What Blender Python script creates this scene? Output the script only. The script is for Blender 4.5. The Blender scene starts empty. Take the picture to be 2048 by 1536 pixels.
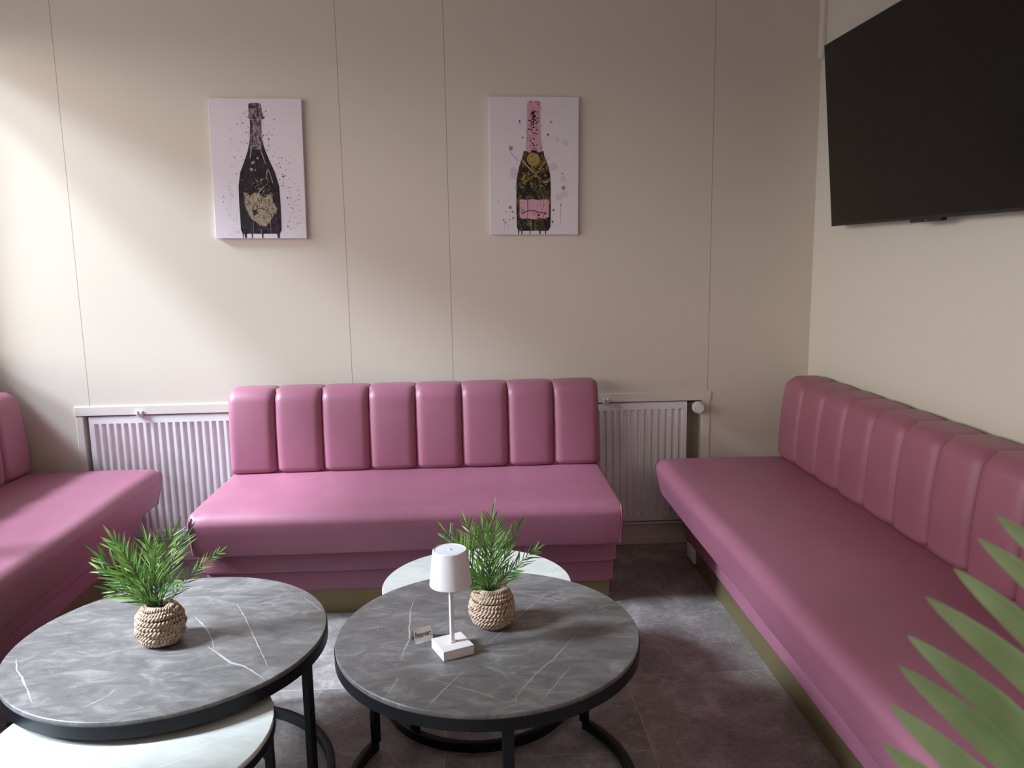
import bpy, bmesh, math, random
from mathutils import Vector, Matrix
PI = math.pi
R = math.radians
random.seed(7)
C = bpy.context.scene.collection
S = bpy.context.scene

# ------------------------------------------------------------------ camera
CAM = Vector((0.0, -3.711, 1.4047)); YAW, PITCH, ROLL, F = 0.0502746, 0.1594167, -0.016743, 1603.86
def cam_axes():
    cy, sy, cp, sp = math.cos(YAW), math.sin(YAW), math.cos(PITCH), math.sin(PITCH)
    f = Vector((sy*cp, cy*cp, -sp)); r = Vector((cy, -sy, 0)); u = r.cross(f)
    cr, sr = math.cos(ROLL), math.sin(ROLL)
    return cr*r + sr*u, -sr*r + cr*u, f
cr_, cu_, cf_ = cam_axes()
cam_d = bpy.data.cameras.new('camera'); cam = bpy.data.objects.new('camera', cam_d); C.objects.link(cam)
m = Matrix((cr_, cu_, -cf_)).transposed().to_4x4(); m.translation = CAM; cam.matrix_world = m
cam_d.sensor_width = 36; cam_d.lens = F/2048*36; cam_d.clip_start = 0.05
cam_d.dof.use_dof = True; cam_d.dof.focus_distance = 2.4; cam_d.dof.aperture_fstop = 8.5
S.camera = cam
def at(x, y, ax, val):
    """world point where the sight line of a pixel of the photograph meets the plane ax = val (used to measure the room)"""
    d = cf_ + (x-1024)/F*cr_ - (y-768)/F*cu_
    return CAM + d*((val-CAM[ax])/d[ax])

# ------------------------------------------------------------------ view, world, daylight
S.view_settings.view_transform = 'Standard'; S.view_settings.look = 'None'
S.view_settings.gamma = 1; S.view_settings.use_curve_mapping = False
S.view_settings.exposure = 0.33
S.cycles.use_denoising = True
S.cycles.max_bounces = 10; S.cycles.diffuse_bounces = 6; S.cycles.sample_clamp_indirect = 6
W_ = bpy.data.worlds.new('overcast_sky'); S.world = W_; W_.use_nodes = True
nt = W_.node_tree; nt.nodes.clear()
tc = nt.nodes.new('ShaderNodeTexCoord'); sx = nt.nodes.new('ShaderNodeSeparateXYZ')
rp = nt.nodes.new('ShaderNodeValToRGB'); bg = nt.nodes.new('ShaderNodeBackground'); wo = nt.nodes.new('ShaderNodeOutputWorld')
nt.links.new(tc.outputs['Generated'], sx.inputs[0]); nt.links.new(sx.outputs['Z'], rp.inputs[0])
nt.links.new(rp.outputs[0], bg.inputs[0]); nt.links.new(bg.outputs[0], wo.inputs[0])
e = rp.color_ramp.elements                      # street and facades low down, bright cloud above the roofs
e[0].position = 0.0; e[0].color = (.22, .21, .21, 1)
e[1].position = 1.0; e[1].color = (.30, .34, .40, 1)
for p_, c_ in ((.07, (.97, .91, .86, 1)), (.24, (.97, .91, .86, 1)), (.33, (.16, .165, .19, 1)), (.60, (.16, .165, .19, 1)), (.75, (.30, .34, .40, 1))):
    q = e.new(p_); q.color = c_
SKY = 5.4
bg.inputs[1].default_value = SKY
W1 = (-2.60, -0.02, 0.98, 2.45)      # window openings in the left wall: y0, y1, z0, z1
W2 = (-4.60, -2.80, 0.98, 2.45)
XL, XR, YF, ZC = -2.225, 1.603, -5.6, 2.72
for i, (y0, y1, z0, z1) in enumerate((W1, W2)):
    l = bpy.data.lights.new('window_portal', 'AREA'); l.shape = 'RECTANGLE'; l.size = z1-z0; l.size_y = y1-y0
    l.cycles.is_portal = True
    o = bpy.data.objects.new('window_portal', l); C.objects.link(o)
    o.location = (XL-.07, (y0+y1)/2, (z0+z1)/2); o.rotation_euler = (0, -PI/2, 0)
# hazy bright sky seen in the gap between the roofs across the street: a tall narrow source, azimuth fixed, 27 to 50 degrees up
for slope, en in ((.62, 5.2), (.80, .6), (1.12, 7.0)):
    sl_ = bpy.data.lights.new('hazy_sky_gap', 'SUN'); sl_.energy = en; sl_.angle = R(8 if slope > 1 else 11); sl_.color = (.73, .86, 1.0)
    so_ = bpy.data.objects.new('hazy_sky_gap', sl_); C.objects.link(so_)
    so_.rotation_euler = Vector((1.0, .235, -slope)).to_track_quat('-Z', 'Y').to_euler()
# added lamp under the ceiling, unseen behind the camera: dim warm fill
for (lx, ly) in ((-.3, -4.6),):
    l = bpy.data.lights.new('added_fill_light', 'AREA'); l.shape = 'DISK'; l.size = .5; l.energy = 5; l.color = (1, .74, .62)
    o = bpy.data.objects.new('added_fill_light', l); C.objects.link(o); o.location = (lx, ly, ZC-.09)

# ------------------------------------------------------------------ materials
def mat(name, col, rough=.5, metal=0., spec=.5, build=None, bump=None):
    m = bpy.data.materials.new(name); m.use_nodes = True
    b = m.node_tree.nodes['Principled BSDF']
    b.inputs['Base Color'].default_value = (*col, 1); b.inputs['Roughness'].default_value = rough
    b.inputs['Metallic'].default_value = metal; b.inputs['Specular IOR Level'].default_value = spec
    if bump:
        sc, st, det = bump
        N = m.node_tree.nodes; L = m.node_tree.links
        t = N.new('ShaderNodeTexCoord'); n = N.new('ShaderNodeTexNoise'); n.inputs['Scale'].default_value = sc; n.inputs['Detail'].default_value = det
        u = N.new('ShaderNodeBump'); u.inputs['Strength'].default_value = st; u.inputs['Distance'].default_value = .002
        L.new(t.outputs['Object'], n.inputs['Vector']); L.new(n.outputs[0], u.inputs['Height']); L.new(u.outputs[0], b.inputs['Normal'])
    if build: build(m.node_tree.nodes, m.node_tree.links, b)
    return m
def ramp(N, stops):
    r = N.new('ShaderNodeValToRGB'); el = r.color_ramp.elements
    el[0].position, el[0].color = stops[0][0], (*stops[0][1], 1); el[1].position, el[1].color = stops[-1][0], (*stops[-1][1], 1)
    for p, c in stops[1:-1]:
        q = el.new(p); q.color = (*c, 1)
    return r
def math_(N, L, op, a, b=None, c=None):
    n = N.new('ShaderNodeMath'); n.operation = op
    for i, v in enumerate((a, b, c)):
        if v is None: continue
        if isinstance(v, (int, float)): n.inputs[i].default_value = v
        else: L.new(v, n.inputs[i])
    return n.outputs[0]
def mixc(N, L, fac, a, b):
    n = N.new('ShaderNodeMix'); n.data_type = 'RGBA'
    if isinstance(fac, (int, float)): n.inputs[0].default_value = fac
    else: L.new(fac, n.inputs[0])
    for i, v in ((6, a), (7, b)):
        if isinstance(v, tuple): n.inputs[i].default_value = (*v, 1)
        else: L.new(v, n.inputs[i])
    return n.outputs[2]

WALLC = (.70, .645, .555)
SEAMS = (-1.752, -.554, -.087, 1.118)
def wall_panels(N, L, b):
    t = N.new('ShaderNodeTexCoord'); s = N.new('ShaderNodeSeparateXYZ'); L.new(t.outputs['Object'], s.inputs[0])
    tot = None
    for x in SEAMS:
        d = math_(N, L, 'ABSOLUTE', math_(N, L, 'SUBTRACT', s.outputs['X'], x))
        g = math_(N, L, 'LESS_THAN', d, .0014)
        tot = g if tot is None else math_(N, L, 'MAXIMUM', tot, g)
    tot = math_(N, L, 'MULTIPLY', tot, math_(N, L, 'GREATER_THAN', s.outputs['Z'], .70))
    L.new(mixc(N, L, tot, WALLC, (.36, .31, .25)), b.inputs['Base Color'])
    n = N.new('ShaderNodeTexNoise'); n.inputs['Scale'].default_value = 90; L.new(t.outputs['Object'], n.inputs['Vector'])
    h = math_(N, L, 'SUBTRACT', math_(N, L, 'MULTIPLY', n.outputs[0], .12), tot)
    u = N.new('ShaderNodeBump'); u.inputs['Strength'].default_value = .35; u.inputs['Distance'].default_value = .002
    L.new(h, u.inputs['Height']); L.new(u.outputs[0], b.inputs['Normal'])
M_wallp = mat('panelled_wall_paint', WALLC, .55, spec=.35, build=wall_panels)
M_wall = mat('cream_wall_paint', (.68, .66, .575), .6, spec=.3, bump=(90, .12, 3))
M_trim = mat('cream_trim_paint', (.72, .68, .61), .45)
M_ceil = mat('ceiling_paint', (.66, .60, .56), .8)
M_far = mat('taupe_wall_paint', (.22, .18, .165), .7)
M_white = mat('white_enamel', (.80, .79, .80), .32)
M_plastic = mat('white_plastic', (.78, .76, .76), .4)
M_dark = mat('dark_gap', (.03, .028, .025), .8)
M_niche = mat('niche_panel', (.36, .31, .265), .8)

def floor_b(N, L, b):
    t = N.new('ShaderNodeTexCoord'); s = N.new('ShaderNodeSeparateXYZ'); L.new(t.outputs['Object'], s.inputs[0])
    wx, wy = .5935, 1.2
    u = math_(N, L, 'DIVIDE', math_(N, L, 'ADD', s.outputs['X'], .1035), wx)
    col = math_(N, L, 'FLOOR', u)
    par = math_(N, L, 'PINGPONG', col, 1.0)        # 0 for even columns, 1 for odd
    off = math_(N, L, 'MULTIPLY', par, .411)
    v = math_(N, L, 'DIVIDE', math_(N, L, 'SUBTRACT', math_(N, L, 'ADD', s.outputs['Y'], 1.636), off), wy)
    def edge(a, w):
        f = math_(N, L, 'FRACT', a); d = math_(N, L, 'MULTIPLY', math_(N, L, 'MINIMUM', f, math_(N, L, 'SUBTRACT', 1.0, f)), w)
        return math_(N, L, 'LESS_THAN', d, .0013)
    g = math_(N, L, 'MAXIMUM', edge(u, wx), edge(v, wy))
    cb = N.new('ShaderNodeCombineXYZ'); L.new(math_(N, L, 'MULTIPLY', col, 3.7), cb.inputs[0]); L.new(math_(N, L, 'MULTIPLY', math_(N, L, 'FLOOR', v), 5.3), cb.inputs[1])
    ad = N.new('ShaderNodeVectorMath'); L.new(t.outputs['Object'], ad.inputs[0]); L.new(cb.outputs[0], ad.inputs[1])
    n1 = N.new('ShaderNodeTexNoise'); n1.inputs['Scale'].default_value = 5; n1.inputs['Detail'].default_value = 9; n1.inputs['Roughness'].default_value = .68; n1.inputs['Distortion'].default_value = .6; L.new(ad.outputs[0], n1.inputs['Vector'])
    n2 = N.new('ShaderNodeTexNoise'); n2.inputs['Scale'].default_value = 60; n2.inputs['Detail'].default_value = 8; L.new(ad.outputs[0], n2.inputs['Vector'])
    r1 = ramp(N, [(.33, (.15, .128, .122)), (.52, (.245, .214, .204)), (.70, (.42, .38, .365))]); L.new(n1.outputs[0], r1.inputs[0])
    r2 = ramp(N, [(.30, (.78, .78, .78)), (.70, (1.18, 1.18, 1.18))]); L.new(n2.outputs[0], r2.inputs[0])
    mu = N.new('ShaderNodeMix'); mu.data_type = 'RGBA'; mu.blend_type = 'MULTIPLY'; mu.inputs[0].default_value = 1
    L.new(r1.outputs[0], mu.inputs[6]); L.new(r2.outputs[0], mu.inputs[7])
    # pale veins
    n3 = N.new('ShaderNodeTexNoise'); n3.inputs['Scale'].default_value = 2.6; n3.inputs['Detail'].default_value = 6; n3.inputs['Distortion'].default_value = 1.6; L.new(ad.outputs[0], n3.inputs['Vector'])
    vv = math_(N, L, 'ABSOLUTE', math_(N, L, 'SUBTRACT', n3.outputs[0], .5))
    vein = math_(N, L, 'MULTIPLY', math_(N, L, 'LESS_THAN', vv, .0035), .35)
    c = mixc(N, L, vein, mu.outputs[2], (.50, .47, .45))
    L.new(mixc(N, L, g, c, (.40, .37, .34)), b.inputs['Base Color'])
    rr = math_(N, L, 'MULTIPLY_ADD', n2.outputs[0], .25, .30); L.new(rr, b.inputs['Roughness'])
    bu = N.new('ShaderNodeBump'); bu.inputs['Strength'].default_value = .35; bu.inputs['Distance'].default_value = .0015
    L.new(math_(N, L, 'SUBTRACT', n2.outputs[0], math_(N, L, 'MULTIPLY', g, 2.0)), bu.inputs['Height']); L.new(bu.outputs[0], b.inputs['Normal'])
M_floor = mat('stone_floor_tiles', (.2, .18, .18), .4, build=floor_b)

def leather_b(N, L, b):
    t = N.new('ShaderNodeTexCoord')
    v = N.new('ShaderNodeTexVoronoi'); v.inputs['Scale'].default_value = 620; L.new(t.outputs['Object'], v.inputs['Vector'])
    n = N.new('ShaderNodeTexNoise'); n.inputs['Scale'].default_value = 9; n.inputs['Detail'].default_value = 3; L.new(t.outputs['Object'], n.inputs['Vector'])
    u = N.new('ShaderNodeBump'); u.inputs['Strength'].default_value = .16; u.inputs['Distance'].default_value = .0008
    u2 = N.new('ShaderNodeBump'); u2.inputs['Strength'].default_value = .22; u2.inputs['Distance'].default_value = .006
    L.new(n.outputs[0], u2.inputs['Height']); L.new(v.outputs['Distance'], u.inputs['Height']); L.new(u2.outputs[0], u.inputs['Normal']); L.new(u.outputs[0], b.inputs['Normal'])
    r = ramp(N, [(.3, (.315, .110, .166)), (.7, (.340, .122, .182))]); L.new(n.outputs[0], r.inputs[0]); L.new(r.outputs[0], b.inputs['Base Color'])
M_pink = mat('pink_leatherette', (.54, .175, .28), .46, spec=.6, build=leather_b)
M_thread = mat('pink_seam_thread', (.70, .38, .47), .6)
M_gold = mat('brushed_gold_plinth', (.21, .16, .075), .36, metal=.5, bump=(40, .06, 2))
M_black = mat('black_powder_coat', (.005, .005, .007), .42, spec=.28, bump=(400, .15, 2))
M_screen = mat('black_glossy_screen', (.006, .005, .005), .16, spec=.25)
M_tvb = mat('black_tv_casing', (.012, .011, .011), .45)
M_led = mat('tiny_status_light', (.5, .5, .6), .3)

def stone(name, base, mid, hi, vein, sc, rough):
    def f(N, L, b):
        t = N.new('ShaderNodeTexCoord'); mp = N.new('ShaderNodeMapping'); mp.inputs['Rotation'].default_value = (0, 0, .6); mp.inputs['Scale'].default_value = (1, 2.2, 1)
        L.new(t.outputs['Object'], mp.inputs[0])
        n1 = N.new('ShaderNodeTexNoise'); n1.inputs['Scale'].default_value = sc; n1.inputs['Detail'].default_value = 12; n1.inputs['Roughness'].default_value = .74; n1.inputs['Distortion'].default_value = .9; L.new(mp.outputs[0], n1.inputs['Vector'])
        r = ramp(N, [(.36, base), (.52, mid), (.70, hi)]); L.new(n1.outputs[0], r.inputs[0])
        n2 = N.new('ShaderNodeTexNoise'); n2.inputs['Scale'].default_value = sc*.55; n2.inputs['Detail'].default_value = 7; n2.inputs['Distortion'].default_value = 2.2; L.new(mp.outputs[0], n2.inputs['Vector'])
        d = math_(N, L, 'ABSOLUTE', math_(N, L, 'SUBTRACT', n2.outputs[0], .5))
        mr = N.new('ShaderNodeMapRange'); mr.inputs[1].default_value = 0; mr.inputs[2].default_value = .010; mr.inputs[3].default_value = .32; mr.inputs[4].default_value = 0; L.new(d, mr.inputs[0])
        n3 = N.new('ShaderNodeTexNoise'); n3.inputs['Scale'].default_value = 3.3; L.new(t.outputs['Object'], n3.inputs['Vector'])
        gate = math_(N, L, 'GREATER_THAN', n3.outputs[0], .53)
        c = mixc(N, L, math_(N, L, 'MULTIPLY', mr.outputs[0], gate), r.outputs[0], vein)
        L.new(c, b.inputs['Base Color'])
        L.new(math_(N, L, 'MULTIPLY_ADD', n1.outputs[0], .15, rough), b.inputs['Roughness'])
    return mat(name, mid, rough, spec=.5, build=f)
M_stone = stone('dark_grey_stone', (.098, .090, .086), (.158, .147, .141), (.29, .273, .263), (.40, .37, .36), 10, .34)
M_vein = mat('stone_vein', (.42, .38, .37), .35)
M_marble = stone('white_marble', (.54, .55, .51), (.66, .67, .62), (.76, .76, .72), (.85, .85, .83), 4, .26)
M_mvein = mat('marble_vein', (.86, .87, .86), .3)

def rope_b(N, L, b):
    t = N.new('ShaderNodeTexCoord'); n = N.new('ShaderNodeTexNoise'); n.inputs['Scale'].default_value = 160; n.inputs['Detail'].default_value = 4; L.new(t.outputs['Object'], n.inputs['Vector'])
    r = ramp(N, [(.3, (.26, .165, .10)), (.5, (.50, .36, .26)), (.70, (.72, .58, .47))]); L.new(n.outputs[0], r.inputs[0]); L.new(r.outputs[0], b.inputs['Base Color'])
M_rope = mat('seagrass_rope', (.45, .32, .22), .75, spec=.2, build=rope_b)
M_inner = mat('dark_pot_lining', (.05, .035, .022), .9)
def leaf_b(lo, hi, edge=None):
    def f(N, L, b):
        t = N.new('ShaderNodeTexCoord'); n = N.new('ShaderNodeTexNoise'); n.inputs['Scale'].default_value = 22; L.new(t.outputs['Object'], n.inputs['Vector'])
        r = ramp(N, [(.35, lo), (.68, hi)]); L.new(n.outputs[0], r.inputs[0]); L.new(r.outputs[0], b.inputs['Base Color'])
        tr = N.new('ShaderNodeBsdfTranslucent'); L.new(r.outputs[0], tr.inputs[0])
        mx = N.new('ShaderNodeMixShader'); mx.inputs[0].default_value = .28
        out = [x for x in N if x.type == 'OUTPUT_MATERIAL'][0]
        L.new(b.outputs[0], mx.inputs[1]); L.new(tr.outputs[0], mx.inputs[2]); L.new(mx.outputs[0], out.inputs[0])
    return f
M_leaf = mat('plastic_fern_green', (.08, .2, .05), .36, build=leaf_b((.055, .16, .035), (.26, .46, .08)))
M_stem = mat('dark_fern_stem', (.03, .075, .03), .5)
M_palm = mat('palm_leaf_green', (.18, .32, .12), .42, build=leaf_b((.34, .50, .25), (.46, .64, .34)))
M_palmd = mat('palm_stalk_green', (.12, .22, .06), .5)
M_soil = mat('potting_soil', (.03, .02, .015), .95)
M_potgrey = mat('grey_planter', (.20, .20, .20), .6)
M_lamp = mat('white_matt_lamp', (.80, .74, .72), .45)
M_lamptop = mat('white_gloss_disc', (.80, .83, .90), .25)
M_steel = mat('brushed_steel', (.72, .71, .68), .28, metal=.9)
M_ink = mat('black_lettering', (.01, .01, .01), .5)
def glass_m():
    m = bpy.data.materials.new('window_glass'); m.use_nodes = True; N = m.node_tree.nodes; L = m.node_tree.links; N.clear()
    o = N.new('ShaderNodeOutputMaterial'); g = N.new('ShaderNodeBsdfGlossy'); g.inputs['Roughness'].default_value = .02
    t = N.new('ShaderNodeBsdfTransparent'); fr = N.new('ShaderNodeFresnel'); fr.inputs[0].default_value = 1.45; x = N.new('ShaderNodeMixShader')
    gm = N.new('ShaderNodeNewGeometry'); L.new(math_(N, L, 'MULTIPLY', fr.outputs[0], math_(N, L, 'SUBTRACT', 1.0, gm.outputs['Backfacing'])), x.inputs[0]); L.new(t.outputs[0], x.inputs[1]); L.new(g.outputs[0], x.inputs[2]); L.new(x.outputs[0], o.inputs[0])
    return m
M_glass = glass_m()

# ------------------------------------------------------------------ mesh helpers
def tagit(o, label=None, cat=None, group=None, kind=None):
    if label: o['label'] = label
    if cat: o['category'] = cat
    if group: o['group'] = group
    if kind: o['kind'] = kind
    return o
def empty(name, loc, label, cat, group=None, rz=0.):
    o = bpy.data.objects.new(name, None); o.empty_display_size = .1; C.objects.link(o)
    o.location = loc; o.rotation_euler = (0, 0, rz)
    return tagit(o, label, cat, group)
def link(name, bm, mats, parent=None, smooth=False, bevel=0., auto=None):
    me = bpy.data.meshes.new(name); bmesh.ops.recalc_face_normals(bm, faces=bm.faces[:]); bm.to_mesh(me); bm.free()
    if not isinstance(mats, (list, tuple)): mats = [mats]
    for x in mats: me.materials.append(x)
    if smooth:
        for p in me.polygons: p.use_smooth = True
    o = bpy.data.objects.new(name, me); C.objects.link(o)
    if parent: o.parent = parent
    if bevel:
        b = o.modifiers.new('bevel', 'BEVEL'); b.width = bevel; b.segments = 3; b.limit_method = 'ANGLE'
        for p in me.polygons: p.use_smooth = True
        w = o.modifiers.new('wn', 'WEIGHTED_NORMAL')
    if auto:
        me.set_sharp_from_angle(angle=R(auto))
    return o
def box(bm, x0, x1, y0, y1, z0, z1, mi=0, M=None):
    vs = [bm.verts.new(Vector(p) if M is None else M @ Vector(p)) for p in
          ((x0,y0,z0),(x1,y0,z0),(x1,y1,z0),(x0,y1,z0),(x0,y0,z1),(x1,y0,z1),(x1,y1,z1),(x0,y1,z1))]
    for f in ((0,3,2,1),(4,5,6,7),(0,1,5,4),(1,2,6,5),(2,3,7,6),(3,0,4,7)):
        bm.faces.new([vs[i] for i in f]).material_index = mi
    return bm
def lathe(bm, prof, seg=64, a0=0., a1=2*PI, mi=0, c=(0,0,0), closed_prof=False):
    full = abs(a1-a0-2*PI) < 1e-6; n = seg if full else seg+1
    rings = []
    for i in range(n):
        a = a0+(a1-a0)*i/seg; ca, sa = math.cos(a), math.sin(a)
        rings.append([bm.verts.new((c[0]+r*ca, c[1]+r*sa, c[2]+z)) for r, z in prof])
    k = len(prof)
    for i in range(seg):
        A, B = rings[i], rings[(i+1) % n]
        for j in range(k if closed_prof else k-1):
            q = [A[j], B[j], B[(j+1) % k], A[(j+1) % k]]
            try: bm.faces.new(q).material_index = mi
            except ValueError: pass
    if not full and closed_prof:
        bm.faces.new(rings[0]).material_index = mi; bm.faces.new(rings[-1][::-1]).material_index = mi
    return rings
def tube(bm, pts, rad, seg=8, mi=0, cap=True):
    pts = [Vector(p) for p in pts]; rings = []
    up = Vector((0, 0, 1)); prev = None
    for i, p in enumerate(pts):
        d = (pts[min(i+1, len(pts)-1)]-pts[max(i-1, 0)]).normalized()
        if prev is None:
            ax = d.cross(up) if abs(d.z) < .95 else d.cross(Vector((1, 0, 0)))
        else: ax = prev - d*prev.dot(d)
        ax.normalize(); prev = ax; bx_ = d.cross(ax)
        r = rad(i/(len(pts)-1)) if callable(rad) else rad
        rings.append([bm.verts.new(p+(ax*math.cos(2*PI*k/seg)+bx_*math.sin(2*PI*k/seg))*r) for k in range(seg)])
    for A, B in zip(rings, rings[1:]):
        for k in range(seg):
            bm.faces.new((A[k], A[(k+1) % seg], B[(k+1) % seg], B[k])).material_index = mi
    if cap:
        bm.faces.new(rings[0][::-1]).material_index = mi; bm.faces.new(rings[-1]).material_index = mi
def poly(bm, pts, mi=0):
    try: bm.faces.new([bm.verts.new(p) for p in pts]).material_index = mi
    except ValueError: pass
def rrect(y0, y1, z0, z1, rad, n=7):
    """closed (y, z) loop with four corner radii: order y0z0, y0z1, y1z1, y1z0 ; returns points, normals"""
    cs = [(y0, z0, PI, 1.5*PI, rad[0]), (y1, z0, 1.5*PI, 2*PI, rad[3]), (y1, z1, 0, .5*PI, rad[2]), (y0, z1, .5*PI, PI, rad[1])]
    P = []
    for cy, cz, a, b, r in cs:
        oy = cy + (r if cy == y0 else -r); oz = cz + (r if cz == z0 else -r)
        for i in range(n):
            t = a+(b-a)*i/(n-1); P.append(((oy+r*math.cos(t)), (oz+r*math.sin(t)), math.cos(t), math.sin(t)))
    # insert extra points along the long sides
    out = []
    for i in range(len(P)):
        A, B = P[i], P[(i+1) % len(P)]; out.append(A)
        L_ = math.hypot(A[0]-B[0], A[1]-B[1]); k = int(L_/.035)
        for j in range(1, k):
            t = j/k; out.append(tuple(A[q]*(1-t)+B[q]*t for q in range(4)))
    return out
def pillow(bm, x0, x1, prof, us, inset, extra=None, mi=0):
    rings = []
    for u in us:
        x = x0+(x1-x0)*u; ring = []
        for (y, z, ny, nz) in prof:
            d, dx = inset(x, y, z, ny, nz)
            v = Vector((x+dx, y-ny*d, z-nz*d))
            if extra: v += extra(x, y, z, ny, nz)
            ring.append(bm.verts.new(v))
        rings.append(ring)
    k = len(prof)
    for A, B in zip(rings, rings[1:]):
        for j in range(k): bm.faces.new((A[j], B[j], B[(j+1) % k], A[(j+1) % k])).material_index = mi
    bm.faces.new(rings[0]).material_index = mi; bm.faces.new(rings[-1][::-1]).material_index = mi

# ------------------------------------------------------------------ setting
NX0, NX1, NZ1 = -1.787, 1.097, .708
bm = bmesh.new(); box(bm, XL-.3, XR+.3, YF-.3, .4, -.1, 0); link('floor', bm, M_floor)['kind'] = 'structure'
bm = bmesh.new(); box(bm, XL-.3, XR+.3, YF-.3, .4, ZC, ZC+.1); link('ceiling', bm, M_ceil)['kind'] = 'structure'
bm = bmesh.new()
box(bm, XL-.25, XR+.2, 0, .16, NZ1, ZC); box(bm, XL-.25, NX0, 0, .16, 0, NZ1); box(bm, NX1, XR+.2, 0, .16, 0, NZ1)
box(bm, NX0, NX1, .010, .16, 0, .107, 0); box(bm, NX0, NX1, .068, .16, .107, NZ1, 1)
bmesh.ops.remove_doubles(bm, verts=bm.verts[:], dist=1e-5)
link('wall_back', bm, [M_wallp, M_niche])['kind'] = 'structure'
bm = bmesh.new(); box(bm, XR, XR+.2, YF-.1, 0, 0, ZC); link('wall_right', bm, M_wall)['kind'] = 'structure'
bm = bmesh.new(); box(bm, XL, XR, YF-.2, YF, 0, ZC); link('wall_front', bm, M_far)['kind'] = 'structure'
bm = bmesh.new()
a, b_ = XL-.14, XL
box(bm, a, b_, W1[1], 0, 0, ZC); box(bm, a, b_, W2[1], W1[0], 0, ZC); box(bm, a, b_, YF-.1, W2[0], 0, ZC)
for w in (W1, W2):
    box(bm, a, b_, w[0], w[1], 0, w[2]); box(bm, a, b_, w[0], w[1], w[3], ZC)
link('wall_left', bm, M_wall)['kind'] = 'structure'
for n_, w in enumerate((W1, W2)):
    y0, y1, z0, z1 = w
    bm = bmesh.new(); x0, x1 = XL-.13, XL-.08; t = .04; ym = (y0+y1)/2
    box(bm, x0, x1, y0, y0+t, z0, z1); box(bm, x0, x1, y1-t, y1, z0, z1); box(bm, x0, x1, y0+t, y1-t, z0, z0+t); box(bm, x0, x1, y0+t, y1-t, z1-t, z1)
    box(bm, x0, x1, ym-.03, ym+.03, z0+t, z1-t)
    f = link('window_%d' % (n_+1), bm, M_trim); f['kind'] = 'structure'
    bm = bmesh.new(); box(bm, XL-.108, XL-.102, y0+t, ym-.03, z0+t, z1-t); box(bm, XL-.108, XL-.102, ym+.03, y1-t, z0+t, z1-t)
    link('pane', bm, M_glass, f)
    bm = bmesh.new(); box(bm, XL-.075, XL+.02, y0-.02, min(y1+.02, -.001), z0-.025, z0)
    link('window_sill', bm, M_trim, f, bevel=.003)
# frame strips round the radiator niche
bm = bmesh.new(); box(bm, -1.822, 1.135, -.007, 0, .708, .750); link('trim_1', bm, M_trim, bevel=.002)['kind'] = 'structure'
bm = bmesh.new(); box(bm, -1.818, -1.787, -.005, 0, .0, .708); link('trim_2', bm, M_trim, bevel=.002)['kind'] = 'structure'
bm = bmesh.new(); box(bm, 1.093, 1.131, -.005, .02, .0, .708); link('trim_3', bm, M_trim, bevel=.002)['kind'] = 'structure'
bm = bmesh.new(); box(bm, -1.785, 1.093, -.004, .05, .100, .111); link('trim_4', bm, M_trim, bevel=.002)['kind'] = 'structure'
bm = bmesh.new()
xx = -1.78
while xx < 1.09:
    box(bm, xx, min(xx+.298, 1.09), .0, .012, 0, .034); xx += .30
link('baseboard_back', bm, M_trim)['kind'] = 'structure'
bm = bmesh.new(); box(bm, 1.586, 1.603, -.046, 0, 2.247, ZC); link('trim_5', bm, M_trim, bevel=.002)['kind'] = 'structure'

# ------------------------------------------------------------------ radiator
rad = empty('radiator', (0, 0, .11), 'long white ribbed panel radiator set in the wall niche behind the middle pink sofa', 'radiator')
bm = bmesh.new()
rx0, rx1, rz0, rz1 = -1.763, 1.020, .118, .703
prof = [(0, 0), (.22, 0), (.34, .011), (.74, .011), (.86, 0)]       # fraction of pitch, recess depth
npit = 83; pit = (rx1-rx0-.03)/npit
xs = [(rx0, 0, 0)]
for i in range(npit):
    for f_, d in prof: xs.append((rx0+.015+pit*(i+f_), d, 1))
xs.append((rx1, 0, 0))
zl = [(rz0, 0), (rz0+.030, 0), (rz0+.040, 1), (rz1-.042, 1), (rz1-.034, 0), (rz1-.004, 0)]
yf = -.003
grid = [[bm.verts.new((x, yf+d*k, z-.11)) for z, k in zl]+[bm.verts.new((x, yf+.006, rz1-.11))] for x, d, _ in xs]
for A, B in zip(grid, grid[1:]):
    for j in range(len(A)-1): bm.faces.new((A[j], B[j], B[j+1], A[j+1]))
back = [[bm.verts.new((x, yf+.062, z-.11)) for z in (rz0, rz1)] for x, d, _ in (xs[0], xs[-1])]
bm.faces.new((grid[0][0], *grid[0][1:], back[0][1], back[0][0])); bm.faces.new((grid[-1][0], back[1][0], back[1][1], *grid[-1][:0:-1]))
bm.faces.new([g[-1] for g in grid]+[back[1][1], back[0][1]]); bm.faces.new([g[0] for g in grid]+[back[1][0], back[0][0]])
bm.faces.new((back[0][0], back[0][1], back[1][1], back[1][0]))
link('radiator_panel', bm, M_white, rad, smooth=True, auto=28)
for bx_ in (-1.527, .63):
    bm = bmesh.new(); box(bm, bx_-.013, bx_+.013, -.012, .02, rz1-.11-.002, rz1-.11+.018); box(bm, bx_-.013, bx_-.007, -.020, .02, rz1-.11+.004, rz1-.11+.026)
    box(bm, bx_+.004, bx_+.013, -.017, .0, rz1-.11+.010, rz1-.11+.024)
    link('wall_bracket', bm, M_plastic, rad, bevel=.0015)
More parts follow.
